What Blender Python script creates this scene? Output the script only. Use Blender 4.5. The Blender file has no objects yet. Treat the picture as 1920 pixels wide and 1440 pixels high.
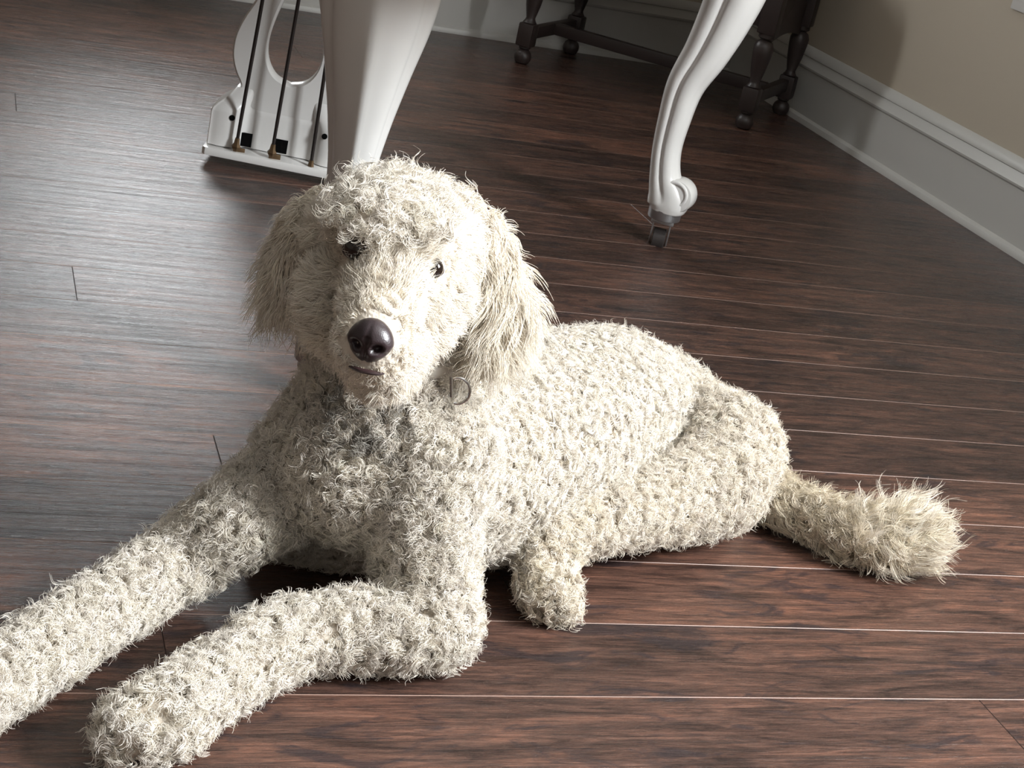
import bpy, bmesh, math, random
import numpy as np
from mathutils import Vector, Matrix
from mathutils.bvhtree import BVHTree

SC = bpy.context.scene
COL = SC.collection
rng = np.random.default_rng(7)
random.seed(7)

# ------------------------------------------------------------------ camera
H = 0.88                      # camera height in metres
PITCH, ROLL, YAW, FPX = 0.374370901, 0.218727474, 0.375259331, 3091.11282
def cam_axes():
    f = np.array([math.sin(YAW)*math.cos(PITCH), math.cos(YAW)*math.cos(PITCH), -math.sin(PITCH)])
    r0 = np.array([math.cos(YAW), -math.sin(YAW), 0.0]); u0 = np.cross(r0, f)
    r = math.cos(ROLL)*r0 + math.sin(ROLL)*u0
    u = -math.sin(ROLL)*r0 + math.cos(ROLL)*u0
    return r, u, f
CR, CU, CF = cam_axes()
CO = np.array([0.0, 0.0, H])
def at(px, py, Y=None, z=None, X=None):
    """world point seen at photo pixel (px, py) and lying at world Y, X or height z"""
    d = CF*FPX + CR*(px-960) - CU*(py-720)
    t = Y/d[1] if Y is not None else ((z-H)/d[2] if z is not None else X/d[0])
    return CO + d*t
cam_d = bpy.data.cameras.new('camera'); cam = bpy.data.objects.new('camera', cam_d); COL.objects.link(cam)
cam_d.sensor_width = 36.0; cam_d.lens = 36.0*FPX/1920.0; cam_d.clip_start = 0.02
cam.matrix_world = Matrix(((CR[0], CU[0], -CF[0], 0), (CR[1], CU[1], -CF[1], 0), (CR[2], CU[2], -CF[2], H), (0, 0, 0, 1)))
SC.camera = cam

# ------------------------------------------------------------------ world, exposure
W = bpy.data.worlds.new('world'); SC.world = W; W.use_nodes = True
W.node_tree.nodes['Background'].inputs[0].default_value = (0.75, 0.85, 1.0, 1)
W.node_tree.nodes['Background'].inputs[1].default_value = 1.0
SC.view_settings.view_transform = 'Standard'; SC.view_settings.look = 'None'
SC.view_settings.gamma = 1.0; SC.view_settings.use_curve_mapping = False
SC.view_settings.exposure = 0.0
KEY, REAR_FILL, BACK = 104.0, 1.5, 36.0     # radiance of each window pane; the rear one is added fill

# ------------------------------------------------------------------ material helpers
def mat(name, col=(0.8, 0.8, 0.8), rough=0.5, metal=0.0, spec=0.5, coat=0.0, emit=None):
    m = bpy.data.materials.new(name); m.use_nodes = True
    b = m.node_tree.nodes['Principled BSDF']
    b.inputs['Base Color'].default_value = (*col, 1); b.inputs['Roughness'].default_value = rough
    b.inputs['Metallic'].default_value = metal; b.inputs['Specular IOR Level'].default_value = spec
    b.inputs['Coat Weight'].default_value = coat
    if emit:
        b.inputs['Emission Color'].default_value = (*emit[0], 1); b.inputs['Emission Strength'].default_value = emit[1]
    return m
def N(m, t, **kw):
    n = m.node_tree.nodes.new(t)
    for k, v in kw.items():
        if k.startswith('i_'):
            key = k[2:]
            n.inputs[int(key) if key.isdigit() else key].default_value = v
        else: setattr(n, k, v)
    return n
def L(m, a, b): m.node_tree.links.new(a, b)
def bsdf(m): return m.node_tree.nodes['Principled BSDF']
def ramp(m, fac, stops):
    r = N(m, 'ShaderNodeValToRGB'); L(m, fac, r.inputs[0]); e = r.color_ramp.elements
    while len(e) < len(stops): e.new(0.5)
    for i, (p, c) in enumerate(stops):
        e[i].position = p; e[i].color = (*c, 1) if len(c) == 3 else c
    return r
def mixrgb(m, fac, a, b, blend='MIX'):
    n = N(m, 'ShaderNodeMix', data_type='RGBA', blend_type=blend)
    for s, v in ((0, fac), (6, a), (7, b)):
        if hasattr(v, 'links'): L(m, v, n.inputs[s])
        elif isinstance(v, (int, float)): n.inputs[s].default_value = v
        else: n.inputs[s].default_value = (*v, 1)
    return n.outputs[2]
def add_noise_bump(m, scale, strength, dist=0.001, rough_var=0.0):
    tc = N(m, 'ShaderNodeTexCoord'); no = N(m, 'ShaderNodeTexNoise'); no.inputs['Scale'].default_value = scale
    L(m, tc.outputs['Object'], no.inputs['Vector'])
    bp = N(m, 'ShaderNodeBump'); bp.inputs['Strength'].default_value = strength; bp.inputs['Distance'].default_value = dist
    L(m, no.outputs['Fac'], bp.inputs['Height']); L(m, bp.outputs[0], bsdf(m).inputs['Normal'])
    return no

# ------------------------------------------------------------------ mesh helpers
class MB:
    def __init__(s): s.v = []; s.f = []
    def add(s, vs, fs):
        o = len(s.v); s.v += [tuple(map(float, p)) for p in vs]; s.f += [tuple(i+o for i in f) for f in fs]
    def box(s, c, size, M=None, bev=0.0):
        bm = bmesh.new(); bmesh.ops.create_cube(bm, size=1.0)
        for v in bm.verts: v.co = Vector((v.co.x*size[0], v.co.y*size[1], v.co.z*size[2]))
        if bev: bmesh.ops.bevel(bm, geom=list(bm.edges), offset=bev, segments=2, affect='EDGES', profile=0.6)
        for v in bm.verts:
            p = v.co.copy()
            if M is not None: p = M @ p
            v.co = p + Vector(c)
        bm.verts.index_update()
        s.add([v.co for v in bm.verts], [[v.index for v in f.verts] for f in bm.faces]); bm.free()
    def lathe(s, prof, c=(0, 0, 0), axis=(0, 0, 1), n=24, cap=True):
        ax = Vector(axis).normalized(); t = Vector((1, 0, 0)) if abs(ax.x) < .9 else Vector((0, 1, 0))
        e1 = ax.cross(t).normalized(); e2 = ax.cross(e1); vs = []; fs = []
        for (r, z) in prof:
            for k in range(n):
                a = 2*math.pi*k/n
                vs.append(Vector(c) + ax*z + (e1*math.cos(a)+e2*math.sin(a))*r)
        for i in range(len(prof)-1):
            for k in range(n):
                k2 = (k+1) % n; fs.append((i*n+k, i*n+k2, (i+1)*n+k2, (i+1)*n+k))
        if cap: fs.append(tuple(reversed(range(n)))); fs.append(tuple(range((len(prof)-1)*n, len(prof)*n)))
        s.add(vs, fs)
    def tube(s, pts, rad, n=12, cap=True, flat=None):
        """swept tube; rad scalar or list"""
        P = [Vector(p) for p in pts]; m = len(P); rad = [rad]*m if np.isscalar(rad) else rad
        up = Vector((0, 0, 1)); vs = []; fs = []; e1 = None
        for i in range(m):
            t = (P[min(i+1, m-1)]-P[max(i-1, 0)]).normalized()
            if e1 is None:
                e1 = t.cross(up if abs(t.z) < .95 else Vector((1, 0, 0))).normalized()
            e1 = (e1 - t*e1.dot(t)).normalized(); e2 = t.cross(e1)
            for k in range(n):
                a = 2*math.pi*k/n
                vs.append(P[i] + e1*math.cos(a)*rad[i] + e2*math.sin(a)*rad[i]*(flat or 1))
        for i in range(m-1):
            for k in range(n):
                k2 = (k+1) % n; fs.append((i*n+k, i*n+k2, (i+1)*n+k2, (i+1)*n+k))
        if cap: fs.append(tuple(reversed(range(n)))); fs.append(tuple(range((m-1)*n, m*n)))
        s.add(vs, fs)
    def prism(s, poly, p0, ex, ey, ez, depth, bev=0.0):
        """extruded outline: poly in (ex, ey) coordinates from p0, thickness along ez"""
        bm = bmesh.new(); p0, ex, ey, ez = map(Vector, (p0, ex, ey, ez))
        vs = [bm.verts.new(p0+ex*a+ey*b) for a, b in poly]; f = bm.faces.new(vs)
        r = bmesh.ops.extrude_face_region(bm, geom=[f])
        for v in [g for g in r['geom'] if isinstance(g, bmesh.types.BMVert)]: v.co += ez*depth
        bmesh.ops.recalc_face_normals(bm, faces=bm.faces)
        if bev:
            ed = [e for e in bm.edges if len(e.link_faces) == 2 and e.calc_face_angle() > 0.9]
            bmesh.ops.bevel(bm, geom=ed, offset=bev, segments=2, affect='EDGES', profile=0.6)
        bm.verts.index_update()
        s.add([v.co for v in bm.verts], [[v.index for v in f.verts] for f in bm.faces]); bm.free()
    def build(s, name, m, parent=None, smooth=35, fix=True):
        me = bpy.data.meshes.new(name); me.from_pydata(s.v, [], s.f)
        if fix:
            bm = bmesh.new(); bm.from_mesh(me); bmesh.ops.recalc_face_normals(bm, faces=bm.faces); bm.to_mesh(me); bm.free()
        o = bpy.data.objects.new(name, me); COL.objects.link(o)
        if m: me.materials.append(m)
        if smooth:
            me.shade_smooth(); me.set_sharp_from_angle(angle=math.radians(smooth))
        if parent: o.parent = parent
        return o
def tag(o, label=None, cat=None, group=None, kind=None):
    for k, v in (('label', label), ('category', cat), ('group', group), ('kind', kind)):
        if v: o[k] = v
    return o
def empty(name, loc=(0, 0, 0)):
    o = bpy.data.objects.new(name, None); COL.objects.link(o); o.location = loc; o.empty_display_size = .1; return o
def parent_keep(root):
    """children were modelled in world coordinates: keep them there"""
    inv = Matrix.Translation(root.location).inverted()
    for ch in [c for c in COL.objects if c.parent == root]: ch.matrix_parent_inverse = inv
def sm(t): t = max(0, min(1, t)); return t*t*(3-2*t)

# ------------------------------------------------------------------ the room
XR, YB = 2.67938712*H, 5.38927033*H      # right wall, back wall
XL, YF, ZC = -3.6, -2.3, 2.6
def wall_material(name, col):
    m = mat(name, col, 0.75); add_noise_bump(m, 180, 0.15, 0.0008); return m
m_wall = wall_material('wall_paint', (0.47, 0.41, 0.325))
m_wall_dark = wall_material('low_bounce_wall_paint', (0.20, 0.17, 0.14))  # unseen walls, darkened to cut the light they bounce back
m_ceil = wall_material('ceiling_paint', (0.5, 0.49, 0.47))
m_trim = mat('trim_paint', (0.52, 0.51, 0.48), 0.4); add_noise_bump(m_trim, 60, 0.1, 0.0006)
m_glow = {}
def glow(k, s, c=(0.93, 0.97, 1.0)):
    m = mat('daylight_glass_'+k, (0.05, 0.05, 0.05), 0.1, emit=(c, s)); return m

# floor: one mesh, every plank with its own bevelled edges
PW = 0.159075116*H; Y0 = 1.46554521*H
def build_floor():
    rows = range(int((YF-Y0)/PW)-1, int((YB-Y0)/PW)+1)
    known = {1: at(1862, 1340, z=0)[0]-0.0}
    def rowof(px, py): return math.floor((at(px, py, z=0)[1]-Y0)/PW)
    known = {rowof(1870, 1350): at(1870, 1350, z=0)[0], rowof(408, 845): at(408, 845, z=0)[0],
             rowof(140, 532): at(140, 532, z=0)[0], rowof(28, 178): at(28, 178, z=0)[0],
             rowof(1010, 1130): at(968, 1130, z=0)[0]}
    V = []; F = []; cid = []; mi = []; pid = 0
    b, dz = 0.00075, 0.0008
    for r in rows:
        y0, y1 = Y0+r*PW, Y0+(r+1)*PW
        y0c, y1c = max(y0, YF), min(y1, YB)
        if y1c-y0c < 0.004: continue
        Lp = 2.44; off = known.get(r, rng.uniform(.2, .8) if r < 8 else rng.uniform(-1.2, 1.2)); x = off - math.ceil((off-XL)/Lp)*Lp
        while x < XR:
            xa, xb = max(x, XL), min(x+Lp, XR)
            if xb-xa > 0.004:
                o = len(V)
                V += [(xa+b, y0c+b, 0), (xb-b, y0c+b, 0), (xb-b, y1c-b, 0), (xa+b, y1c-b, 0),
                      (xa, y0c, -dz), (xb, y0c, -dz), (xb, y1c, -dz), (xa, y1c, -dz)]
                F += [(o, o+1, o+2, o+3), (o+4, o+5, o+1, o), (o+5, o+6, o+2, o+1), (o+6, o+7, o+3, o+2), (o+7, o+4, o, o+3)]
                c = (rng.random(), rng.random(), rng.random(), 1)
                cid += [c]*5; mi += [0, 1, 2, 1, 2]
            x += Lp; pid += 1
    me = bpy.data.meshes.new('floor'); me.from_pydata(V, [], F)
    a = me.attributes.new('plank', 'FLOAT_COLOR', 'FACE')
    a.data.foreach_set('color', np.array(cid, dtype=np.float32).ravel())
    me.polygons.foreach_set('material_index', mi)
    o = bpy.data.objects.new('floor', me); COL.objects.link(o); o['kind'] = 'structure'
    # wood
    m = mat('dark_red_brown_laminate', rough=0.34)
    at_ = N(m, 'ShaderNodeAttribute', attribute_name='plank')
    tc = N(m, 'ShaderNodeTexCoord')
    sc = N(m, 'ShaderNodeVectorMath', operation='SCALE'); L(m, at_.outputs['Vector'], sc.inputs[0]); sc.inputs['Scale'].default_value = 13.0
    ad = N(m, 'ShaderNodeVectorMath', operation='ADD'); L(m, tc.outputs['Object'], ad.inputs[0]); L(m, sc.outputs[0], ad.inputs[1])
    def mp(sx, sy):
        q = N(m, 'ShaderNodeMapping'); q.inputs['Scale'].default_value = (sx, sy, 1); L(m, ad.outputs[0], q.inputs[0]); return q.outputs[0]
    def noise(v, s, d, r, dist=0.0):
        n = N(m, 'ShaderNodeTexNoise'); L(m, v, n.inputs['Vector'])
        n.inputs['Scale'].default_value = s; n.inputs['Detail'].default_value = d; n.inputs['Roughness'].default_value = r
        n.inputs['Distortion'].default_value = dist; return n.outputs['Fac']
    broad = noise(mp(2.4, 10), 2.2, 8, 0.66, 1.3)       # big dark clouds and figure
    streak = noise(mp(2.6, 42), 3.0, 10, 0.72, 0.9)    # long streaks along the plank
    fine = noise(mp(11, 230), 3.0, 6, 0.75, 0.6)        # pores
    knots = noise(mp(4.2, 12), 2.0, 8, 0.62, 1.2)
    base = ramp(m, streak, [(0.30, (0.032, 0.022, 0.019)), (0.44, (0.078, 0.044, 0.034)), (0.56, (0.128, 0.068, 0.050)), (0.72, (0.22, 0.120, 0.085))])
    cl = ramp(m, broad, [(0.34, (0.30, 0.31, 0.34)), (0.50, (0.86, 0.86, 0.86)), (0.68, (1.35, 1.22, 1.12))])
    c1 = mixrgb(m, 1.0, base.outputs[0], cl.outputs[0], 'MULTIPLY')
    kr = ramp(m, knots, [(0.55, (0, 0, 0)), (0.63, (0.8, 0.8, 0.8))])
    c2 = mixrgb(m, kr.outputs[0], c1, (0.030, 0.022, 0.024))
    fr = ramp(m, fine, [(0.38, (0.35, 0.33, 0.34)), (0.50, (1, 1, 1)), (0.64, (1.25, 1.2, 1.18))])
    c3 = mixrgb(m, 0.8, c2, fr.outputs[0], 'MULTIPLY')
    sp = N(m, 'ShaderNodeSeparateColor'); L(m, at_.outputs['Color'], sp.inputs[0])
    pv = ramp(m, sp.outputs[1], [(0.0, (0.62, 0.62, 0.64)), (0.5, (0.95, 0.93, 0.93)), (1.0, (1.25, 1.15, 1.08))])
    c4 = mixrgb(m, 1.0, c3, pv.outputs[0], 'MULTIPLY')
    L(m, c4, bsdf(m).inputs['Base Color'])
    # hand-scraped relief along the plank
    scr = noise(mp(1.5, 26), 2.4, 7, 0.62, 0.8)
    mx = N(m, 'ShaderNodeMath', operation='MULTIPLY_ADD'); L(m, scr, mx.inputs[0]); mx.inputs[1].default_value = 1.0
    f2 = N(m, 'ShaderNodeMath', operation='MULTIPLY'); L(m, fine, f2.inputs[0]); f2.inputs[1].default_value = 0.22
    L(m, f2.outputs[0], mx.inputs[2])
    bp = N(m, 'ShaderNodeBump'); bp.inputs['Strength'].default_value = 0.8; bp.inputs['Distance'].default_value = 0.0022
    L(m, mx.outputs[0], bp.inputs['Height']); L(m, bp.outputs[0], bsdf(m).inputs['Normal'])
    rr = ramp(m, fine, [(0.3, (0.34,)*3), (0.6, (0.24,)*3)]); L(m, rr.outputs[0], bsdf(m).inputs['Roughness'])
    e = mat('lit_plank_edge', (0.27, 0.165, 0.125), 0.45)  # pale tone paints in the light caught along the long bevels
    e2 = mat('plank_end_joint', (0.035, 0.02, 0.016), 0.5)
    me.materials.append(m); me.materials.append(e); me.materials.append(e2)
    return o
build_floor()

def wall_with_hole(name, axis, pos, a0, a1, z1, hole, m, thick=0.12):
    """wall plane at axis=pos spanning a0..a1, with an optional window opening (a,b,za,zb); thickness outward"""
    b = MB(); sgn = 1 if pos > 0.5 else -1
    def slab(p, q, za, zb):
        if q-p < 1e-6 or zb-za < 1e-6: return
        if axis == 'X': b.box((pos+sgn*thick/2, (p+q)/2, (za+zb)/2), (thick, q-p, zb-za))
        else: b.box(((p+q)/2, pos+sgn*thick/2, (za+zb)/2), (q-p, thick, zb-za))
    hs = sorted(hole); x = a0
    for (p, q, za, zb) in hs:
        slab(x, p, 0, z1); slab(p, q, 0, za); slab(p, q, zb, z1); x = q
    slab(x, a1, 0, z1)
    return tag(b.build(name, m, smooth=0), kind='structure')
KW = (0.10, 0.95, 1.15, 2.2)      # key window, right wall, beside the camera
BW = (0.33, 0.85, 0.86, 1.42)       # tall window in the back wall
RW = (0.5, 1.9, 1.25, 2.2)          # unseen fill window added behind the camera to light the right wall
wall_with_hole('wall_right', 'X', XR, YF, YB+.12, ZC, [KW], m_wall)
wall_with_hole('wall_back', 'Y', YB, XL, XR, ZC, [BW], m_wall)
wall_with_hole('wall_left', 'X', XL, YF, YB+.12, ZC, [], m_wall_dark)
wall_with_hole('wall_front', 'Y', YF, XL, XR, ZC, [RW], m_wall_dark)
b = MB(); b.box(((XL+XR)/2, (YF+YB)/2, ZC+.05), (XR-XL+.2, YB-YF+.2, .1)); tag(b.build('ceiling', m_ceil, smooth=0), kind='structure')

def window(n, axis, pos, h, strength, panes=(2, 2), col=(0.93, 0.97, 1.0)):
    """casing, muntins and the bright pane"""
    p, q, za, zb = h; sgn = 1 if pos > 0.5 else -1
    root = empty('window_%d' % n, (pos, (p+q)/2, za) if axis == 'X' else ((p+q)/2, pos, za)); root['kind'] = 'structure'
    def bx(m_, c, s, bev=0.003):
        if axis == 'X': m_.box((pos+c[1], c[0], c[2]), (s[1], s[0], s[2]), bev=bev)
        else: m_.box((c[0], pos+c[1], c[2]), s, bev=bev)
    fr = MB(); w = 0.07
    for c, s in ((((p-w/2), -sgn*.01, (za+zb)/2), (w, .022, zb-za+2*w)), (((q+w/2), -sgn*.01, (za+zb)/2), (w, .022, zb-za+2*w)),
                 (((p+q)/2, -sgn*.01, zb+w/2), (q-p, .022, w)), (((p+q)/2, -sgn*.02, za-.02), (q-p+.2, .06, .03))): bx(fr, c, s)
    for k in range(panes[0]+1): bx(fr, (p+(q-p)*k/panes[0], sgn*.05, (za+zb)/2), (.03, .03, zb-za), 0)
    for k in range(panes[1]+1): bx(fr, ((p+q)/2, sgn*.05, za+(zb-za)*k/panes[1]), (q-p, .03, .03), 0)
    fr.build('window_frame', m_trim, root, smooth=0)
    pn = MB(); d = sgn*.07
    if axis == 'X': vs = [(pos+d, p, za), (pos+d, q, za), (pos+d, q, zb), (pos+d, p, zb)]
    else: vs = [(p, pos+d, za), (q, pos+d, za), (q, pos+d, zb), (p, pos+d, zb)]
    pn.add(vs, [(0, 1, 2, 3)])
    pn.build('pane', glow(str(n), strength, col), root, smooth=0)
    parent_keep(root)
window(1, 'X', XR, KW, KEY, (1, 1))
window(2, 'Y', YF, RW, REAR_FILL, (2, 2))  # added pane, serves as fill light
window(3, 'Y', YB, BW, BACK, (1, 1))

def baseboard(name, axis, pos, a0, a1, sgn):
    """moulded board with a shoe strip; profile (out, z)"""
    pr = [(0, 0), (.030, 0), (.030, .006), (.027, .014), (.019, .019), (.017, .020), (.016, .140), (.0175, .1415), (.021, .145), (.022, .150), (.019, .156),
          (.0135, .172), (.0125, .1745), (.0155, .177), (.0155, .181), (.0125, .188), (.0075, .199), (.003, .203), (0, .203)]
    b = MB(); vs = []
    for a in (a0, a1):
        for o, z in pr:
            vs.append((pos-sgn*o, a, z) if axis == 'X' else (a, pos-sgn*o, z))
    n = len(pr)
    b.add(vs, [(i, (i+1) % n, n+(i+1) % n, n+i) for i in range(n)]+[tuple(range(n)), tuple(range(n, 2*n))])
    tag(b.build(name, m_trim, smooth=30), kind='structure')
baseboard('baseboard_right', 'X', XR, YF, YB-.03, 1)
baseboard('baseboard_back', 'Y', YB, XL, XR, 1)

# wall outlet on the right wall, only its lower corner in view
q = at(1899, 15, X=XR); m_plate = mat('outlet_plastic', (0.62, 0.6, 0.57), 0.35)
ro = empty('wall_outlet', (XR, q[1]-.036, q[2])); tag(ro, 'pale outlet cover plate on the beige right wall', 'outlet')
b = MB(); b.box((XR-.004, q[1]-.036, q[2]+.056), (.008, .072, .115), bev=.003); b.build('cover_plate', m_plate, ro)
b = MB()
for dz in (-.02, .02): b.box((XR-.0085, q[1]-.036, q[2]+.056+dz), (.003, .034, .028), bev=.001)
b.build('socket', m_plate, ro); parent_keep(ro)

# ------------------------------------------------------------------ white grand piano
m_white = mat('white_lacquer', (0.80, 0.79, 0.765), 0.26, coat=0.25); add_noise_bump(m_white, 35, 0.12, 0.0012)
m_steel = mat('brushed_ferrule', (0.50, 0.51, 0.52), 0.36, metal=0.9)
m_dark = mat('dark_caster', (0.045, 0.038, 0.036), 0.38, metal=0.3)
m_rod = mat('dark_pedal_rod', (0.035, 0.028, 0.026), 0.35, metal=0.5)
m_brass = mat('tarnished_brass', (0.17, 0.11, 0.06), 0.45, metal=0.8)
m_hole = mat('slot_black', (0.004, 0.004, 0.004), 0.9, spec=0.05)
PA = Vector((0.956, -0.292, 0)).normalized(); PB = Vector((-PA.y*-1, -PA.x, 0)); PB = Vector((-0.292, -0.956, 0)).normalized()
UZ = Vector((0, 0, 1))
LYC = Vector((0.625, 3.055, 0.014))
piano = empty('grand_piano', (LYC.x, LYC.y, 0))
tag(piano, 'white grand piano with curved cabriole legs standing behind the dog', 'piano')
def catmull(pts, n):
    """smooth rows of numbers"""
    P = np.array(pts, float); out = []
    for i in range(len(P)-1):
        a, b_, c, d = P[max(i-1, 0)], P[i], P[i+1], P[min(i+2, len(P)-1)]
        for k in range(n):
            t = k/n; out.append(0.5*((2*b_)+(-a+c)*t+(2*a-5*b_+4*c-d)*t*t+(-a+3*b_-3*c+d)*t**3))
    out.append(P[-1]); return np.array(out)
def piano_leg(foot, d, rows, scroll, roll_dir, ex=2.6, grooves=True):
    """foot point on the floor; d = direction the knee bulges; rows (z, offset along d, half width, half depth)"""
    foot = Vector(foot); d = Vector(d).normalized(); s = UZ.cross(d)
    R = catmull(rows, 8); n = 72; b = MB(); vs = []; fs = []
    for i, (z, off, w, dp) in enumerate(R):
        i0, i1 = max(i-1, 0), min(i+1, len(R)-1)
        tan = Vector((0, 0, 0)) + d*(R[i1][1]-R[i0][1]) + UZ*(R[i1][0]-R[i0][0]); tan.normalize()
        e1 = (d - tan*d.dot(tan)).normalized()
        c = foot + d*off + UZ*z
        g = sm((z-.09)/.06)
        for k in range(n):
            th = 2*math.pi*k/n; t2 = (th+math.pi) % (2*math.pi) - math.pi
            rr = 1 + g*((-.17*math.exp(-((abs(t2)-1.72)/.13)**2) - .06*math.exp(-((abs(t2)-.62)/.22)**2) + .05*math.exp(-((abs(t2)-1.25)/.25)**2)) if grooves else (.05*math.exp(-(t2/.16)**2) - .07*math.exp(-((abs(t2)-1.05)/.16)**2)))
            sq = (abs(math.cos(th))**ex+abs(math.sin(th))**ex)**(-1/ex)
            vs.append(c + e1*math.cos(th)*dp*rr*sq + s*math.sin(th)*w*rr*sq)
    for i in range(len(R)-1):
        for k in range(n):
            k2 = (k+1) % n; fs.append((i*n+k, i*n+k2, (i+1)*n+k2, (i+1)*n+k))
    fs.append(tuple(reversed(range(n)))); fs.append(tuple(range((len(R)-1)*n, len(R)*n)))
    b.add(vs, fs)
    if scroll:   # curled toe: a thick spiral roll
        off, z, r0, hw = scroll; sc_d = Vector(roll_dir).normalized(); sn = UZ.cross(sc_d); c0 = foot+sc_d*off+UZ*z
        pts = []; 
        b.lathe([(r0*.55, -hw*.98), (r0*.93, -hw*.9), (r0, -hw*.6), (r0*1.0, 0), (r0, hw*.6), (r0*.93, hw*.9), (r0*.55, hw*.98)], c0, sn, 32)
        for sg in (-1, 1):   # raised spiral on each cheek
            sp = []; rd = []
            for k in range(40):
                a = 2.6 - k*0.165; r = r0*(.92-.72*k/39)
                sp.append(c0+sc_d*math.cos(a)*r+UZ*math.sin(a)*r+sn*sg*hw*.93); rd.append(.0045*(1-.5*k/39))
            b.tube(sp, rd, 8)
    leg = b.build('leg', m_white, piano, smooth=50)
    fb = MB(); fb.lathe([(.028, .0665), (.0315, .068), (.0325, .070), (.0325, .090), (.030, .093)], foot, UZ, 32); fb.build('ferrule', m_steel, leg)
    cb = MB(); wd = Vector((0.9, -.43, 0)).normalized(); wn = UZ.cross(wd)
    for sg in (-1, 1):
        cb.prism([(-.013, .068), (.013, .068), (.018, .04), (.012, .008), (-.002, .006), (-.012, .03)], foot+wd*sg*.017-wd*.0015, wn, UZ, wd, .003, .0008)
    cb.box(foot+UZ*.064, (.045, .045, .008), Matrix.Rotation(math.atan2(wd.y, wd.x), 3, 'Z'), bev=.002)
    cb.build('caster_fork', m_steel, leg)
    wb = MB(); wb.lathe([(.012, -.013), (.021, -.013), (.023, -.011), (.023, .011), (.021, .013), (.012, .013)], foot+UZ*.0232, wd, 28); wb.build('caster_wheel', m_dark, leg)
    return leg
B_FOOT = at(1232, 457, z=0.0)
FD = (PA*.93+PB*.37)
rowsB = [(.085, .002, .032, .033), (.10, .002, .035, .040), (.12, -.004, .034, .038), (.15, -.017, .029, .030), (.20, -.026, .027, .028), (.26, -.026, .029, .031), (.33, -.020, .034, .036),
         (.40, .004, .038, .043), (.47, .022, .042, .050), (.54, .034, .048, .056), (.60, .034, .054, .056), (.71, .02, .06, .06)]
piano_leg(B_FOOT, FD, rowsB, (.018, .121, .0335, .026), FD)
C_FOOT = LYC - (Vector(B_FOOT)-LYC).dot(PA)*PA
piano_leg((C_FOOT.x, C_FOOT.y, 0), (-PA*.93+PB*.37), rowsB, (.018, .121, .0335, .026), (-PA*.93+PB*.37))
A_FOOT = Vector((0.505, 1.99, 0))
rowsA = [(.09, 0, .034, .034), (.115, -.006, .034, .034), (.15, -.018, .030, .030), (.20, -.026, .029, .029), (.26, -.026, .028, .031), (.33, -.012, .031, .036),
         (.40, .015, .040, .044), (.47, .040, .053, .052), (.54, .055, .068, .058), (.60, .05, .074, .060), (.71, .04, .074, .062)]
piano_leg(A_FOOT, -Vector((CF[0], CF[1], 0)) - Vector((CR[0], CR[1], 0))*-.10, rowsA, (.014, .122, .031, .021), PB, 1.75, False)

# case above the picture: the curved rim of a baby grand
def curve2(p0, p1, p2, p3, n=14):
    return [tuple((1-t)**3*np.array(p0)+3*(1-t)**2*t*np.array(p1)+3*(1-t)*t*t*np.array(p2)+t**3*np.array(p3)) for t in [k/n for k in range(n)]]
out = [(.80, -.42), (.80, .95)] + curve2((.80, .95), (.80, 1.32), (.55, 1.42), (.35, 1.42)) + curve2((.35, 1.42), (.0, 1.42), (-.1, 1.2), (-.25, .9)) + curve2((-.25, .9), (-.45, .5), (-.80, .5), (-.80, .1)) + [(-.80, -.42)]
b = MB(); b.prism(out, Vector((LYC.x, LYC.y, .70)), PA, PB, UZ, .27, .006); b.build('case', m_white, piano, smooth=40)
b = MB(); b.prism([(x*1.015, y*1.01) for x, y in out], Vector((LYC.x, LYC.y, .972)), PA, PB, UZ, .022, .004); b.build('lid', m_white, piano, smooth=40)

# pedal lyre, seen from its back
ly = empty('lyre', LYC); ly.parent = piano; ly.matrix_parent_inverse = Matrix.Translation(piano.location).inverted()
LM = Matrix.Translation(LYC) @ Matrix(((PA.x, PB.x, 0, 0), (PA.y, PB.y, 0, 0), (0, 0, 1, 0), (0, 0, 0, 1)))
def lp(x, y, z): v = LM @ Vector((x, y, z)); return v      # x along keys, y toward the tail (camera), z up
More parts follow.
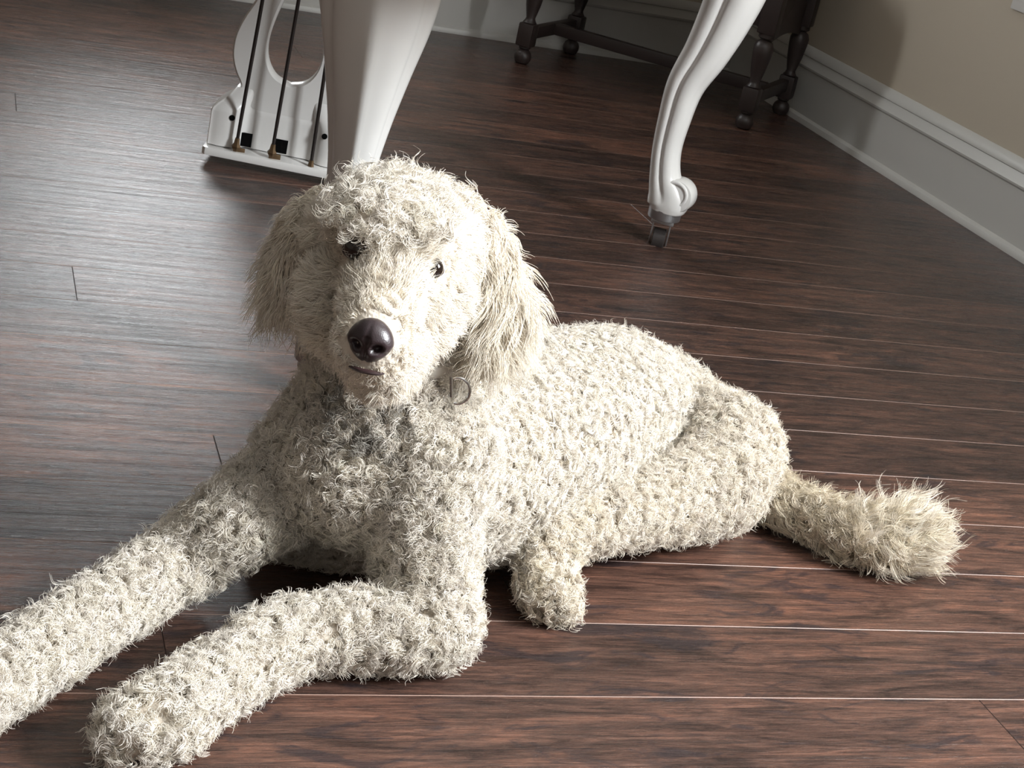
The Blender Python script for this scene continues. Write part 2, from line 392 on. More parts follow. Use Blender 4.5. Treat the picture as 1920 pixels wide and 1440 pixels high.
# outline of the upright board with pear-shaped opening
def outline():
    o = [(-.085, .155), (-.098, .175), (-.108, .205), (-.108, .240), (-.098, .275), (-.080, .315), (-.066, .355), (-.060, .40), (-.062, .46), (-.085, .56), (-.105, .66)]
    return catmull(o, 5)
LO = outline(); RO = LO[::-1]*np.array([-1, 1])
hole = catmull([(0, .128), (-.030, .138), (-.050, .165), (-.055, .20), (-.047, .245), (-.030, .30), (-.016, .36), (-.010, .41), (0, .43)], 5)
hole = np.vstack([hole, (hole[::-1]*np.array([-1, 1]))[1:-1]])
hole = hole*np.array([.95, 1.0])+np.array([.005, .042])
def ring_board(outer, inner, y0, y1, bevel=.004):
    """two rings bridged: board with an opening"""
    def resample(P, n, start):
        P = np.vstack([P, P[:1]]); d = np.r_[0, np.cumsum(np.linalg.norm(np.diff(P, axis=0), axis=1))]
        t = np.linspace(0, d[-1], n, endpoint=False); return np.c_[np.interp(t, d, P[:, 0]), np.interp(t, d, P[:, 1])]
    n = 120; c = inner.mean(0)
    def byang(P):
        Q = resample(P, 600, 0); a = np.arctan2(Q[:, 1]-c[1], Q[:, 0]-c[0]); o = []
        for th in np.linspace(-math.pi, math.pi, n, endpoint=False):
            dd = np.abs((a-th+math.pi) % (2*math.pi)-math.pi); o.append(Q[np.argmin(dd)])
        return np.array(o)
    A, B_ = byang(outer), byang(inner); vs = []; fs = []
    def sh(P, k): return c+(P-c)*(1-k/np.linalg.norm(P-c, axis=1, keepdims=True))
    loops = [(A, y0), (A, y1-bevel), (sh(A, bevel), y1), (sh(B_, -bevel), y1), (B_, y1-bevel), (B_, y0)]
    for P, y in loops:
        for p in P: vs.append(lp(p[0], y, p[1]))
    m_ = len(loops)
    for i in range(m_):
        for k in range(n):
            k2 = (k+1) % n; fs.append((i*n+k, i*n+k2, ((i+1) % m_)*n+k2, ((i+1) % m_)*n+k))
    return vs, fs
bot = np.array([(-.082, .10), (-.084, .155)]); outer = np.vstack([bot, LO, RO, np.array([(.084, .155), (.082, .10)])])
b = MB(); vs, fs = ring_board(outer, hole, -.02, .012); b.add(vs, fs)
b.build('lyre_board', m_white, ly, smooth=45)
# pedal box: stepped, rounded in plan; front face toward the camera
b = MB()
plan = catmull([(-.128, -.06), (-.130, .028), (-.122, .038), (-.098, .040), (-.080, .034), (-.066, .018), (-.05, .014), (0, .014), (.05, .014), (.066, .018), (.080, .034), (.098, .040), (.122, .038), (.130, .028), (.128, -.06)], 4)
def loft(loops):
    n = len(loops[0][0]); vs = []; fs = []
    for P, z in loops:
        for p in P: vs.append(lp(p[0], p[1], z))
    for i in range(len(loops)-1):
        for k in range(n):
            k2 = (k+1) % n; fs.append((i*n+k, i*n+k2, (i+1)*n+k2, (i+1)*n+k))
    fs.append(tuple(range(n))); fs.append(tuple(range((len(loops)-1)*n, len(loops)*n))); return vs, fs
cc = np.array([0, -.02])
def shp(P, k, ky=None): return cc+(P-cc)*np.array([k, ky or k])
vs, fs = loft([(plan, .036), (plan, .100), (shp(plan, .985), .108), (shp(plan, .93, .86), .116), (shp(plan, .80, .7), .130), (shp(plan, .70, .55), .148)])
b.add(vs, fs); b.build('pedal_box', m_white, ly, smooth=50)
b = MB(); b.prism([(-.134, -.07), (.134, -.07), (.134, .052), (.128, .058), (-.128, .058), (-.134, .052)], lp(0, 0, .018), PA, PB, UZ, .016, .004); b.build('base_plate', m_white, ly, smooth=40)
# small dark holes and the rod slots
for sx in (-.088, .088):
    b = MB(); b.lathe([(.0055, 0), (.0055, .0012)], lp(sx, .0392, .094), PB, 16); b.build('screw_hole', m_hole, ly)
for x0 in (-.068, .0, .078):
    yy = .0185 if abs(x0) > .03 else .0145
    b = MB(); b.box(lp(x0+.008, yy, .052), (.024, .004, .026), Matrix.Rotation(math.atan2(PA.y, PA.x), 3, 'Z')); b.build('rod_slot', m_hole, ly, smooth=0)
for x0, xt, zb in ((-.072, -.052, .030), (-.004, .008, .032), (.072, .064, .016)):
    p0 = lp(x0, .048, zb+.012); p1 = lp(xt, .052, .66)
    b = MB(); b.tube([p0+(p1-p0)*t for t in (0, .08, .1, .5, 1)], [.0032, .0034, .0036, .0036, .0036], 12); r = b.build('pedal_rod', m_rod, ly)
    b = MB(); b.lathe([(.002, -.012), (.004, -.008), (.0085, -.002), (.0095, .002), (.006, .007), (.0045, .018)], p0, (p1-p0), 6); b.box(lp(x0+.006, .046, zb+.006), (.022, .006, .010), Matrix.Rotation(math.atan2(PA.y, PA.x)+.2, 3, 'Z'), bev=.001)
    b.build('rod_end', m_brass, r)
def fix_parent(o):
    for ch in [c for c in COL.objects if c.parent == o]:
        ch.matrix_parent_inverse = Matrix.Translation(Vector(-LYC)); 
# every child was modelled in world coordinates; parent chains share the lyre-centre origin
for o in list(COL.objects):
    if o.parent == piano or (o.parent and o.parent == ly): o.matrix_parent_inverse = Matrix.Translation(-LYC)
ly.matrix_parent_inverse = Matrix.Translation(-LYC)

# ------------------------------------------------------------------ dark bench in the corner
m_bench = mat('dark_stained_wood', (0.030, 0.020, 0.018), 0.42); add_noise_bump(m_bench, 40, .2, .001)
m_seat = mat('dark_upholstery', (0.035, 0.028, 0.033), 0.85)
nn = N(m_seat, 'ShaderNodeTexVoronoi'); nn.inputs['Scale'].default_value = 45
tcx = N(m_seat, 'ShaderNodeTexCoord'); L(m_seat, tcx.outputs['Object'], nn.inputs['Vector'])
rr_ = ramp(m_seat, nn.outputs['Distance'], [(0.0, (0.09, 0.07, 0.085)), (0.35, (0.022, 0.016, 0.02))]); L(m_seat, rr_.outputs[0], bsdf(m_seat).inputs['Base Color'])
bl = {'fl': (1.56, 4.43), 'bl': (1.795, 4.685), 'fr': (2.065, 3.985), 'br': (2.300, 4.24)}
ctr = Vector((sum(p[0] for p in bl.values())/4, sum(p[1] for p in bl.values())/4, 0))
bench = empty('bench', ctr); tag(bench, 'low dark wooden bench with turned legs in the corner behind the piano', 'bench')
bx_ = (Vector((*bl['fr'], 0))-Vector((*bl['fl'], 0))).normalized(); by_ = UZ.cross(bx_)
BM = Matrix((bx_, by_, UZ)).transposed()
for k, p in bl.items():
    P = Vector((*p, 0)); b = MB()
    b.lathe([(.014, 0), (.020, .003), (.0245, .014), (.0245, .024), (.020, .034), (.013, .040), (.017, .044), (.017, .050)], P, UZ, 20)
    b.box(P+UZ*.082, (.046, .046, .066), BM, bev=.006)
    b.lathe([(.016, .112), (.020, .117), (.015, .124), (.013, .13), (.021, .165), (.0265, .205), (.0275, .225), (.022, .238), (.013, .244), (.022, .25), (.022, .262)], P, UZ, 20)
    b.box(P+UZ*.335, (.05, .05, .15), BM, bev=.005)
    b.build('leg', m_bench, bench)
for a, c in (('fl', 'bl'), ('fr', 'br')):
    A0, A1 = Vector((*bl[a], .088)), Vector((*bl[c], .088)); mid = (A0+A1)/2; ln = (A1-A0).length-.04
    b = MB(); b.box(mid, (.024, ln, .034), BM, bev=.004); b.build('stretcher', m_bench, bench)
m0 = (Vector((*bl['fl'], .09))+Vector((*bl['bl'], .09)))/2; m1 = (Vector((*bl['fr'], .09))+Vector((*bl['br'], .09)))/2
b = MB(); b.box((m0+m1)/2, ((m1-m0).length-.02, .028, .034), BM, bev=.004); b.build('stretcher', m_bench, bench)
LN = (Vector((*bl['fr'], 0))-Vector((*bl['fl'], 0))).length; DN = (Vector((*bl['bl'], 0))-Vector((*bl['fl'], 0))).length
ap = [(0, .12), (0, .0)]
for k in range(0, 21):
    t = k/20; ap.append((LN*t, -.062+.05*math.sin(math.pi*t)**.5 + .012*math.cos(6*math.pi*t)))
ap += [(LN, .12)]
for base in ('fl', 'bl'):
    P0 = Vector((*bl[base], .31)); b = MB(); b.prism([(x, z) for x, z in ap], P0-by_*.009, bx_, UZ, by_, .018, .002); b.build('apron', m_bench, bench)
for base in ('fl', 'fr'):
    P0 = Vector((*bl[base], .31)); b = MB()
    ap2 = [(0, .12)]+[(DN*k/12, -.080+.02*math.sin(math.pi*k/12)) for k in range(13)]+[(DN, .12)]
    b.prism(ap2, P0-bx_*.009, by_, UZ, bx_, .018, .002); b.build('apron', m_bench, bench)
cseat = Vector((ctr.x, ctr.y, .445))
b = MB(); b.box(cseat, (LN+.07, DN+.05, .03), BM, bev=.006); b.build('seat_board', m_bench, bench)
b = MB(); b.box(cseat+UZ*.035, (LN+.05, DN+.03, .04), BM, bev=.015); b.build('cushion', m_seat, bench)
parent_keep(bench)

# ------------------------------------------------------------------ the dog
dog = empty('dog', (0.62, 1.5, 0)); tag(dog, 'curly cream-white dog lying on the wooden floor looking at the viewer', 'dog')
def A3(px, py, r, Y=None, z=None): return (*at(px, py, Y=Y, z=z), r)
# bones: name -> list of (x, y, z, radius); neighbouring bones overlap and are fused to one skin
BONES = {
 'torso': [A3(672, 865, .080, Y=1.47), A3(760, 862, .100, Y=1.50), A3(880, 865, .114, Y=1.58), A3(1020, 815, .113, Y=1.67), A3(1125, 770, .101, Y=1.76), A3(1238, 765, .068, Y=1.85), A3(1315, 830, .062, Y=1.86)],
 'brisket': [A3(690, 960, .060, Y=1.56), A3(610, 985, .050, Y=1.57), A3(545, 985, .042, Y=1.575)],
 'neck': [A3(700, 830, .075, Y=1.47), A3(725, 700, .078, Y=1.50), A3(750, 560, .070, Y=1.50), A3(745, 480, .058, Y=1.47)],
 'shoulder': [A3(650, 800, .062, Y=1.50), A3(590, 860, .055, Y=1.50), A3(520, 925, .045, Y=1.49)],
 'head': [A3(730, 470, .067, Y=1.44), A3(668, 442, .046, Y=1.45), A3(740, 452, .056, Y=1.43), A3(812, 458, .046, Y=1.45), A3(740, 468, .058, Y=1.41), A3(732, 520, .058, Y=1.39)],
 'brow': [A3(655, 420, .022, Y=1.385), A3(700, 440, .03, Y=1.365), A3(770, 455, .028, Y=1.365), A3(815, 470, .022, Y=1.385)],
 'cheek': [A3(820, 560, .030, Y=1.40), A3(770, 610, .034, Y=1.38), A3(700, 640, .034, Y=1.36), A3(640, 600, .032, Y=1.38), A3(625, 540, .030, Y=1.40)],
 'muzzle': [A3(728, 510, .034, Y=1.36), A3(715, 560, .034, Y=1.325), A3(706, 610, .036, Y=1.30), A3(700, 645, .036, Y=1.285)],
 'jaw': [A3(725, 660, .034, Y=1.34), A3(708, 690, .026, Y=1.305)],
 'near_foreleg': [A3(800, 850, .070, Y=1.45), A3(792, 960, .052, Y=1.41), A3(800, 1070, .045, Y=1.385), A3(822, 1175, .036, z=.044), A3(735, 1182, .034, z=.043), A3(640, 1180, .032, z=.041), A3(545, 1195, .030, z=.039),
                  A3(455, 1240, .028, z=.037), A3(375, 1300, .027, z=.034), A3(310, 1345, .029, z=.034), A3(248, 1372, .026, z=.029)],
 'near_toes': [A3(300, 1372, .020, z=.024), A3(232, 1392, .016, z=.019)],
 'far_foreleg': [A3(600, 860, .055, Y=1.50), A3(520, 925, .046, Y=1.49), A3(435, 985, .038, Y=1.455), A3(370, 1030, .034, z=.058), A3(300, 1075, .030, z=.044), A3(200, 1140, .028, z=.036), A3(100, 1205, .028, z=.034), A3(15, 1262, .028, z=.033), A3(-60, 1305, .029, z=.032), A3(-110, 1335, .024, z=.027)],
 'thigh': [A3(1310, 790, .046, Y=1.77), A3(1372, 840, .058, Y=1.70), A3(1345, 905, .056, Y=1.645), A3(1265, 940, .041, Y=1.60), A3(1180, 962, .031, Y=1.56), A3(1105, 985, .026, Y=1.53)],
 'buttock': [A3(1395, 880, .048, Y=1.75), A3(1350, 945, .035, Y=1.68), A3(1290, 960, .028, Y=1.66)],
 'hind_foot': [A3(1085, 985, .028, Y=1.53), A3(1035, 1015, .027, Y=1.50), A3(1018, 1060, .025, Y=1.475), A3(1030, 1110, .025, z=.032), A3(1048, 1133, .018, z=.020)],
 'tail': [A3(1400, 900, .030, Y=1.78), A3(1450, 935, .023, z=.036), A3(1520, 968, .021, z=.036), A3(1600, 1000, .022, z=.038), A3(1665, 1012, .025, z=.042), A3(1702, 1010, .024, z=.044)],
}
EARS = {
 'right': [A3(862, 395, .022, Y=1.46), A3(905, 445, .028, Y=1.455), A3(930, 520, .032, Y=1.45), A3(945, 580, .033, Y=1.44), A3(930, 630, .026, Y=1.43)],
 'left': [A3(612, 388, .020, Y=1.48), A3(575, 420, .027, Y=1.49), A3(556, 480, .031, Y=1.495), A3(542, 525, .028, Y=1.49), A3(550, 552, .020, Y=1.485)],
}
ICO = []
def ico():
    bm = bmesh.new(); bmesh.ops.create_icosphere(bm, subdivisions=2, radius=1.0); bm.verts.index_update()
    r = (np.array([v.co[:] for v in bm.verts]), [tuple(v.index for v in f.verts) for f in bm.faces]); bm.free(); return r
IV, IF = ico()
def fuse(chains, name, voxel, m, smooth_it=10, flat=None):
    vs, fs, o = [], [], 0
    for ch in chains:
        for a, b_ in zip(ch[:-1], ch[1:]):
            a, b_ = np.array(a), np.array(b_); n = max(2, int(np.linalg.norm(a[:3]-b_[:3])/0.008))
            for t in np.linspace(0, 1, n+1):
                p = a*(1-t)+b_*t; q = IV*p[3]
                if flat is not None: q = q - np.outer(q@flat[0], flat[0])*(1-flat[1])
                vs.append(q+p[:3]); fs += [tuple(i+o for i in f) for f in IF]; o += len(IV)
    V = np.vstack(vs); me = bpy.data.meshes.new(name); me.from_pydata(V.tolist(), [], fs)
    ob = bpy.data.objects.new(name, me); COL.objects.link(ob)
    rm = ob.modifiers.new('r', 'REMESH'); rm.mode = 'VOXEL'; rm.voxel_size = voxel; rm.use_smooth_shade = True
    s = ob.modifiers.new('s', 'SMOOTH'); s.factor = .5; s.iterations = smooth_it
    dg = bpy.context.evaluated_depsgraph_get(); me2 = bpy.data.meshes.new_from_object(ob.evaluated_get(dg)); me2.name = name
    ob.modifiers.clear(); ob.data = me2; bpy.data.meshes.remove(me)
    me2.materials.clear(); me2.materials.append(m); me2.shade_smooth()
    return ob
m_skin = mat('cream_undercoat', (0.66, 0.585, 0.49), 0.9, spec=.1); add_noise_bump(m_skin, 130, .7, .004)
body = fuse(BONES.values(), 'body', .0065, m_skin); body.parent = dog
# flat, soft ears
eyeL, eyeR = at(668, 468, Y=1.36), at(812, 503, Y=1.36)
ears = {}
for k, ch in EARS.items():
    out_n = np.array(ch[2][:3])-np.array(at(735, 500, Y=1.44)); out_n[2] *= .2; out_n /= np.linalg.norm(out_n)
    fl = out_n*.55 - CF*.83; fl /= np.linalg.norm(fl)
    ears[k] = fuse([ch], 'ear', .005, m_skin, 6, (fl, .55)); ears[k].parent = dog
ears['right'].name = 'ear'; 

# bone lookup for combing
BK = []; 
for bn, ch in BONES.items():
    for a, b_ in zip(ch[:-1], ch[1:]): BK.append((bn, np.array(a[:3]), np.array(b_[:3]), a[3], b_[3]))
def nearest_bone(P):
    best = np.full(len(P), 1e9); idx = np.zeros(len(P), int)
    for i, (bn, a, b_, ra, rb) in enumerate(BK):
        d = b_-a; t = np.clip(((P-a)@d)/(d@d), 0, 1); q = a+np.outer(t, d)
        dist = np.linalg.norm(P-q, axis=1)-(ra*(1-t)+rb*t)
        m_ = dist < best; best[m_] = dist[m_]; idx[m_] = i
    return idx
def mesh_np(ob):
    me = ob.data; me.calc_loop_triangles()
    V = np.empty(len(me.vertices)*3, np.float32); me.vertices.foreach_get('co', V); V = V.reshape(-1, 3).astype(float)
    NV = np.empty(len(me.vertices)*3, np.float32); me.vertices.foreach_get('normal', NV); NV = NV.reshape(-1, 3).astype(float)
    T = np.empty(len(me.loop_triangles)*3, np.int32); me.loop_triangles.foreach_get('vertices', T); return V, NV, T.reshape(-1, 3)
def norm(a): return a/np.maximum(np.linalg.norm(a, axis=-1, keepdims=True), 1e-9)
def sample(ob, density):
    V, NV, T = mesh_np(ob); A, B_, C = V[T[:, 0]], V[T[:, 1]], V[T[:, 2]]
    ar = .5*np.linalg.norm(np.cross(B_-A, C-A), axis=1); n = int(ar.sum()*density)
    t = rng.choice(len(T), n, p=ar/ar.sum()); u, v = rng.random(n), rng.random(n); s = u+v > 1; u[s], v[s] = 1-u[s], 1-v[s]; w = 1-u-v
    P = A[t]*w[:, None]+B_[t]*u[:, None]+C[t]*v[:, None]
    Nn = norm(NV[T[t, 0]]*w[:, None]+NV[T[t, 1]]*u[:, None]+NV[T[t, 2]]*v[:, None]); return P, Nn
# low-frequency swirl so that neighbouring locks lean the same way
SW_A = rng.normal(size=(12, 3)); SW_P = rng.random(12)*6.28; SW_D = rng.normal(size=(12, 3))
def swirl(P, scale):
    o = np.zeros_like(P)
    for i in range(12): o += np.outer(np.sin(P@SW_A[i]*scale+SW_P[i]), SW_D[i])
    return o/3.5
m_fur = mat('curly_fur', rough=.55, spec=.25)
ta = N(m_fur, 'ShaderNodeAttribute', attribute_name='tint'); L(m_fur, ta.outputs['Color'], bsdf(m_fur).inputs['Base Color'])
bsdf(m_fur).inputs['Sheen Weight'].default_value = .0
CREAM = np.array([.80, .742, .672])
def make_locks(name, P, Nn, flow, length, lay, curl_r, turns, strands, spread, tint, parent, rad=.00030, npt=11, tip=.40, label=None, frizz=.06):
    """every lock is a bundle of strands wound on a common spiral"""
    n = len(P)
    if n == 0: return None
    length = np.broadcast_to(length, n)*(1+.22*rng.normal(size=n)).clip(.55, 1.6); lay = np.broadcast_to(lay, n); curl_r = np.broadcast_to(curl_r, n); turns = np.broadcast_to(turns, n)*(.75+.5*rng.random(n))
    fl = flow - Nn*np.sum(flow*Nn, 1, keepdims=True); fl = norm(fl + .55*norm(np.cross(Nn, rng.normal(size=(n, 3))))*1.0)
    ax = norm(Nn*(1-lay)[:, None]+fl*lay[:, None]); e1 = norm(np.cross(ax, Nn+.01)); e2 = np.cross(ax, e1)
    ph = rng.random(n)*2*np.pi; hand = np.where(rng.random(n) < .5, -1., 1.)
    t = np.linspace(0, 1, npt)
    K = strands; Nt = n*K; rep = np.repeat(np.arange(n), K)
    sa = rng.random(Nt)*2*np.pi; sr = np.sqrt(rng.random(Nt))*spread
    b1 = norm(np.cross(Nn, ax+.013)); b2 = np.cross(Nn, b1)
    off = b1[rep]*(np.cos(sa)*sr)[:, None]+b2[rep]*(np.sin(sa)*sr)[:, None]
    offc = e1[rep]*(np.cos(sa)*sr)[:, None]+e2[rep]*(np.sin(sa)*sr)[:, None]
    dl = 1+.16*rng.normal(size=Nt); dph = frizz*rng.normal(size=Nt)*2.2; drr = 1+frizz*rng.normal(size=Nt)
    L_ = (length[rep]*dl)
    # lock bends from the normal toward its lying direction
    lift = t - .42*lay[:, None]*t**2
    T = t[None, :]
    ang = (turns*2*np.pi*hand)[rep][:, None]*T*dl[:, None] + (ph[rep]+dph)[:, None]
    ang0 = (ph[rep]+dph)[:, None]
    rr = (curl_r[rep]*drr)[:, None]*np.minimum(1, T*2.2)
    base = P[rep][:, None, :] + off[:, None, :]*.9
    grow = (Nn[rep][:, None, :]*(T*(1-.0*T))[..., None]*(1-lay[rep])[:, None, None] + fl[rep][:, None, :]*(T**1.35)[..., None]*lay[rep][:, None, None])*L_[:, None, None]
    hel = e1[rep][:, None, :]*(rr*(np.cos(ang)-np.cos(ang0)*.3))[..., None] + e2[rep][:, None, :]*(rr*(np.sin(ang)-np.sin(ang0)*.3))[..., None]
    conv = offc[:, None, :]*(-(1-tip)*T)[..., None]
    X = base+grow+hel+conv
    X[..., 2] = np.maximum(X[..., 2], .0012+.004*rng.random((Nt, 1))*T)
    cv = bpy.data.hair_curves.new(name); cv.add_curves([npt]*Nt)
    cv.attributes['position'].data.foreach_set('vector', X.astype(np.float32).ravel())
    ra = cv.attributes.get('radius') or cv.attributes.new('radius', 'FLOAT', 'POINT')
    R = np.broadcast_to(rad*(1-.65*t**2)[None, :], (Nt, npt))*(.8+.4*rng.random((Nt, 1))); ra.data.foreach_set('value', R.astype(np.float32).ravel())
    tn = np.broadcast_to(tint, (n, 3)); tn = tn*(1+.07*rng.normal(size=(n, 1)))*np.array([1, 1, 1]) ; tn[:, 2] *= (1-.05*rng.random(n)); tn = tn[rep]*(1+.05*rng.normal(size=(Nt, 1)))
    cc_ = cv.attributes.new('tint', 'FLOAT_COLOR', 'CURVE'); cc_.data.foreach_set('color', np.c_[np.clip(tn, 0, .93), np.ones(Nt)].astype(np.float32).ravel())
    cv.materials.append(m_fur); o = bpy.data.objects.new(name, cv); COL.objects.link(o); o.parent = parent
    if label: o['label'] = label
    return o
FQ = 1.0
P, Nn = sample(body, 31000*FQ)
keep = ~((P[:, 2] < .006) & (Nn[:, 2] < -.6)); P, Nn = P[keep], Nn[keep]
bi = nearest_bone(P); bname = np.array([BK[i][0] for i in bi]); bdir = norm(np.array([BK[i][2]-BK[i][1] for i in bi]))
G = np.array([0, 0, -1.0]); NOSE = at(694, 640, Y=1.262)
down = np.broadcast_to(G, P.shape)
def sel(*n): return np.isin(bname, n)
face = sel('head', 'brow', 'cheek', 'muzzle', 'jaw')
dE = np.minimum(np.linalg.norm(P-eyeL, axis=1), np.linalg.norm(P-eyeR, axis=1)); dN = np.linalg.norm(P-NOSE, axis=1)
ok = (dN > .024) & (dE > np.where(np.linalg.norm(P-eyeR, axis=1) < .03, .0155, .013))
topk = at(735, 440, Y=1.42)
# head: curls on the crown, softer short hair round eyes and muzzle
hz = P[:, 2]; crown = face & (hz > eyeL[2]+.018) & ok & (dE > .026)
mz = face & ~crown & ok
away = norm(P-NOSE)
make_locks('head_fur', P[crown], Nn[crown], .5*away[crown]+swirl(P[crown], 45), .027, .40, .0042, 1.35, 14, .0034, CREAM, dog)
i = np.where(mz)[0]; i2 = np.concatenate([i, i]); jit = norm(np.cross(Nn[i2], rng.normal(size=(len(i2), 3))))*.003
near = np.clip((dN[i2]-.02)/.05, .35, 1)*np.clip((dE[i2]-.006)/.03, .3, 1)
make_locks('muzzle_fur', P[i2]+jit, Nn[i2], norm(away[i2]*.9+down[i2]*.5)+.35*swirl(P[i2], 60), .022*near, .66, .0016, .6, 10, .0036, CREAM*np.array([1, .985, .96]), dog, frizz=.16, rad=.00024)
tor = sel('torso', 'neck', 'shoulder', 'brisket')
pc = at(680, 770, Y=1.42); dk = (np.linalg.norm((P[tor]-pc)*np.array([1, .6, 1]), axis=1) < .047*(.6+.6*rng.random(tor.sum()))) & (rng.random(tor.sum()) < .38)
tor_tint = np.where(dk[:, None], CREAM*np.array([.42, .42, .42]), CREAM)      # scattered curls on the chest under the chin tinted darker grey
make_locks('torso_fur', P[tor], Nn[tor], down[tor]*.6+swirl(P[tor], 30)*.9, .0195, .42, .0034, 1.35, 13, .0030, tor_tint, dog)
for nm, bs, tn in (('foreleg_fur', ('near_foreleg', 'near_toes'), CREAM), ('foreleg_fur', ('far_foreleg',), CREAM), ('hind_leg_fur', ('thigh', 'buttock'), CREAM*np.array([1, .98, .95])), ('paw_fur', ('hind_foot',), CREAM*np.array([1, .97, .91]))):
    s = sel(*bs); make_locks(nm, P[s], Nn[s], down[s]*.5+bdir[s]*.35+swirl(P[s], 35)*.8, .0195, .42, .0034, 1.3, 13, .0030, tn, dog)
s = np.where(sel('near_foreleg', 'near_toes', 'far_foreleg', 'hind_foot', 'thigh'))[0]; s = rng.choice(s, len(s)//2, replace=False); j_ = norm(np.cross(Nn[s], rng.normal(size=(len(s), 3))))*.003
make_locks('leg_undercoat', P[s]+j_, Nn[s], rng.normal(size=(len(s), 3)), .014, .15, .0032, 1.1, 12, .0034, CREAM, dog)
s = np.where(sel('tail'))[0]; s = np.concatenate([s, s])
tt = np.clip((P[s, 0]-at(1450, 935, z=.036)[0])/.22, 0, 1)
make_locks('tail_fur', P[s], Nn[s], bdir[s]*.9+swirl(P[s], 25)*.5+np.array([0, 0, .15]), .028+.030*tt, .60-.18*tt, .0045+.004*tt, .7, 12, .0036, CREAM*np.array([1, .97, .90]), dog, npt=12, tip=.3)
i = rng.choice(np.where(sel('tail'))[0], 260); i = i[(P[i, 2] > .035) & (P[i, 0] > at(1585, 990, z=.036)[0])]      # long loose locks on the plume
make_locks('tail_fur', P[i], Nn[i], bdir[i]*.9+swirl(P[i], 25)*.8+np.array([0, 0, .4]), .062, .45, .0075, .85, 9, .0028, CREAM*np.array([1.08, 1.06, 1.02]), dog, npt=16, tip=.25)
for k, e in ears.items():
    Pe, Ne = sample(e, 26000*FQ)
    hang = np.array([0, 0, -1.0])
    top_ = Pe[:, 2].max(); lf = .38+.62*np.clip((top_-.012-Pe[:, 2])/.06, 0, 1)
    make_locks('ear_fur', Pe, Ne, np.broadcast_to(hang, Pe.shape)+.22*swirl(Pe, 35), (.050 if k == 'right' else .044)*lf, .80, .0024, 1.0, 11, .0042, CREAM*(np.array([1, .985, .95])), e, npt=14, tip=.3, frizz=.12)

# nose leather
def surf(px, py):
    o = Vector(CO); d = Vector(CF*FPX + CR*(px-960) - CU*(py-720)).normalized()
    h = BVH.ray_cast(o, d); return (h[0], h[1]) if h[0] else (Vector(at(px, py, Y=1.33)), -d)
BVH = BVHTree.FromObject(body, bpy.context.evaluated_depsgraph_get())
m_nose = mat('nose_leather', (0.030, 0.018, 0.020), 0.36, coat=.15)
vn = N(m_nose, 'ShaderNodeTexVoronoi'); vn.inputs['Scale'].default_value = 900; tcn = N(m_nose, 'ShaderNodeTexCoord'); L(m_nose, tcn.outputs['Object'], vn.inputs['Vector'])
bpn = N(m_nose, 'ShaderNodeBump'); bpn.inputs['Strength'].default_value = .25; bpn.inputs['Distance'].default_value = .0004; L(m_nose, vn.outputs['Distance'], bpn.inputs['Height']); L(m_nose, bpn.outputs[0], bsdf(m_nose).inputs['Normal'])
nc = Vector(at(695, 638, Y=1.262)); nf = (Vector(CO)-nc).normalized()*.8+Vector((-.25, -.1, -.25)); nf.normalize()
nr = nf.cross(UZ).normalized()*-1; nu = nr.cross(nf)*-1
nu = nf.cross(nr); nu = nu if nu.z > 0 else -nu
bm = bmesh.new(); bmesh.ops.create_uvsphere(bm, u_segments=64, v_segments=48, radius=1)
for v in bm.verts:
    x, y, z = v.co            # x right, y front, z up
    w = 1.0 - .22*max(0, -z) - .10*max(0, z)
    X, Y_, Z = x*.0205*w, y*.017, z*.0195
    fr = max(0, y)
    X *= 1+.0
    Y_ -= .0035*fr*math.exp(-(x/.10)**2)*(1 if z < .35 else .3)        # groove down the middle
    for sx in (-1, 1):                                                     # comma nostrils
        dx, dz_ = (x-sx*.47)/.24, (z+.18-.12*abs(x))/.20
        Y_ -= .0105*fr*math.exp(-(dx*dx+dz_*dz_)**1.3)
        dx, dz_ = (x-sx*.80)/.16, (z+.34)/.10
        Y_ -= .005*fr*math.exp(-(dx*dx+dz_*dz_))
    v.co = nr*X + nf*Y_ + nu*Z + nc
MBn = bpy.data.meshes.new('nose'); bm.to_mesh(MBn); bm.free(); MBn.materials.append(m_nose); MBn.shade_smooth()
no_ = bpy.data.objects.new('nose', MBn); COL.objects.link(no_); no_.parent = dog; no_['label'] = 'dark brown moist nose'
# mouth: dark lip line under the nose
m_lip = mat('lip', (0.035, 0.018, 0.018), 0.35)
pts = []; rd = []
for k, (x, y) in enumerate([(660, 681), (668, 685), (680, 689), (695, 692), (708, 694), (718, 694)]):
    h, n_ = surf(x, y); pts.append(h+n_*.0045); rd.append([.001, .0024, .003, .003, .0024, .0010][k])
b = MB(); b.tube(pts, rd, 10, flat=.7); b.build('mouth', m_lip, dog)['label'] = 'thin dark lip line'
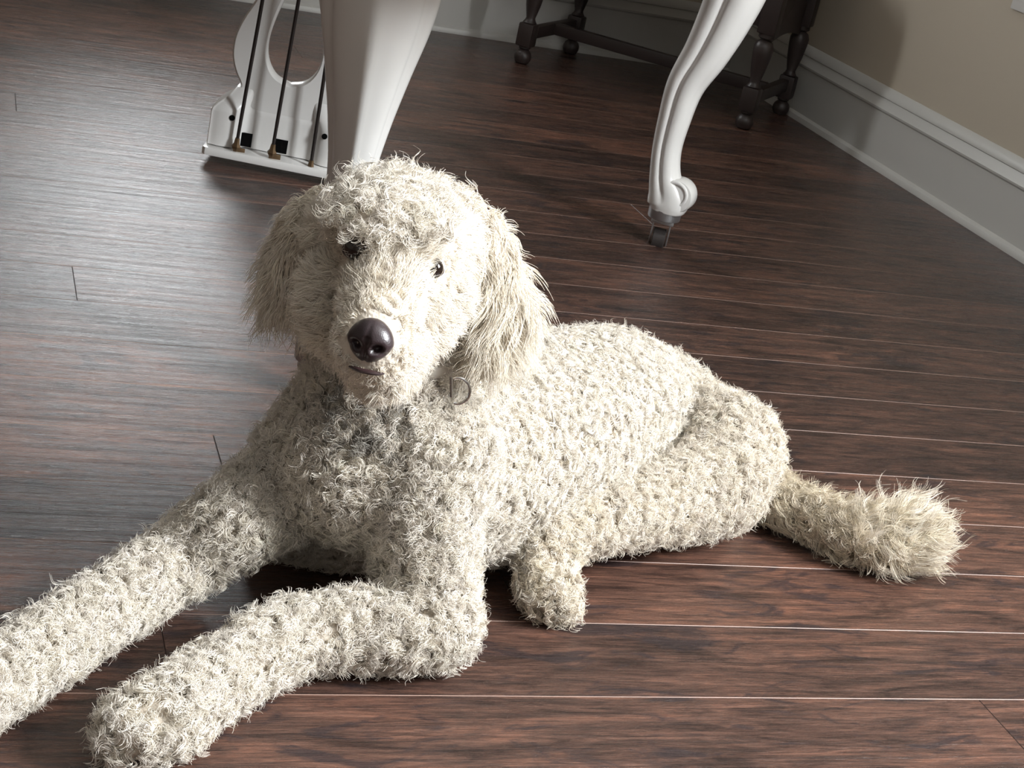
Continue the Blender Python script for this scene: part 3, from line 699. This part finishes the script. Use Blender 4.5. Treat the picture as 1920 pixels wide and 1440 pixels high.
# eyes
m_eye = mat('dark_eye', (0.012, 0.007, 0.005), 0.06, coat=.8); m_lid = mat('eyelid_skin', (0.045, 0.030, 0.028), 0.5)
for (x, y, r, wd_, ht_) in ((668, 466, .0118, .0165, .0125), (812, 503, .0105, .0165, .0105)):
    h, n_ = surf(x, y); c = h - n_*r*.12; v = (Vector(CO)-c).normalized()
    b = MB(); b.lathe([(r*math.sin(a), -r*math.cos(a)) for a in np.linspace(.02, math.pi-.02, 18)], c, v, 28); e = b.build('eye', m_eye, dog, smooth=80)
    bm = bmesh.new(); bmesh.ops.create_uvsphere(bm, u_segments=32, v_segments=20, radius=1)     # dark bare skin round the eye, almond shaped
    e1 = Vector(CR)*.97 - Vector(CU)*.22*(1 if x > 700 else -1); e1 = (e1-n_*e1.dot(n_)).normalized(); e2 = n_.cross(e1)
    for q_ in bm.verts:
        a_, b_, c_ = q_.co; q_.co = h - n_*.001 + e1*a_*wd_ + e2*b_*ht_*(1-.45*a_*a_) + n_*c_*r*.58
    me_ = bpy.data.meshes.new('eyelid'); bm.to_mesh(me_); bm.free(); me_.materials.append(m_lid); me_.shade_smooth()
    el = bpy.data.objects.new('eyelid', me_); COL.objects.link(el); el.parent = e
# claws of the near forepaw
m_claw = mat('dark_claw', (0.035, 0.025, 0.02), 0.35)
for (x, y, z_) in ((196, 1398, .020), (222, 1416, .016), (258, 1424, .013)):
    c = Vector(at(x, y, z=z_)); dr = Vector((-.75, -.35, -.45)).normalized(); b = MB()
    b.tube([c-dr*.012, c-dr*.004, c+dr*.004+UZ*.0006, c+dr*.010-UZ*.001], [.0046, .0042, .0030, .0008], 10); b.build('claw', m_claw, dog)
# collar band buried in the coat, its ring showing
m_ring = mat('polished_steel', (0.72, 0.71, 0.70), 0.16, metal=1.0); m_col = mat('collar_webbing', (0.5, 0.46, 0.40), 0.8)
cb = np.array(at(742, 640, Y=1.50)); cpts = []
na = norm(np.array(at(728, 700, Y=1.50))-np.array(at(748, 570, Y=1.50))); ce1 = norm(np.cross(na, CF)); ce2 = np.cross(na, ce1)
b = MB(); b.tube([cb+(ce1*math.cos(a)+ce2*math.sin(a))*.078 for a in np.linspace(0, 2*math.pi, 41)], .005, 8, cap=False, flat=1.6)
collar = b.build('collar', m_col, dog)
rc = Vector(at(858, 733, Y=1.365)); b = MB(); rx = Vector(CR); ry = (Vector(CU)*.9+Vector(CF)*-.2).normalized()
b.tube([rc+(rx*math.cos(a)*.0115+ry*math.sin(a)*.0125) for a in np.linspace(-1.9, 1.9, 28)], .0015, 10)
b.tube([rc+rx*-.006+ry*s for s in (.0135, .006, 0, -.006)], .0014, 8)
b.build('collar_ring', m_ring, collar)
parent_keep(dog)
for o in list(COL.objects):
    if o.parent and o.parent.parent == dog and o.parent in list(dog.children): o.matrix_parent_inverse = Matrix.Identity(4)
SC.cycles_curves.shape = 'RIBBONS'
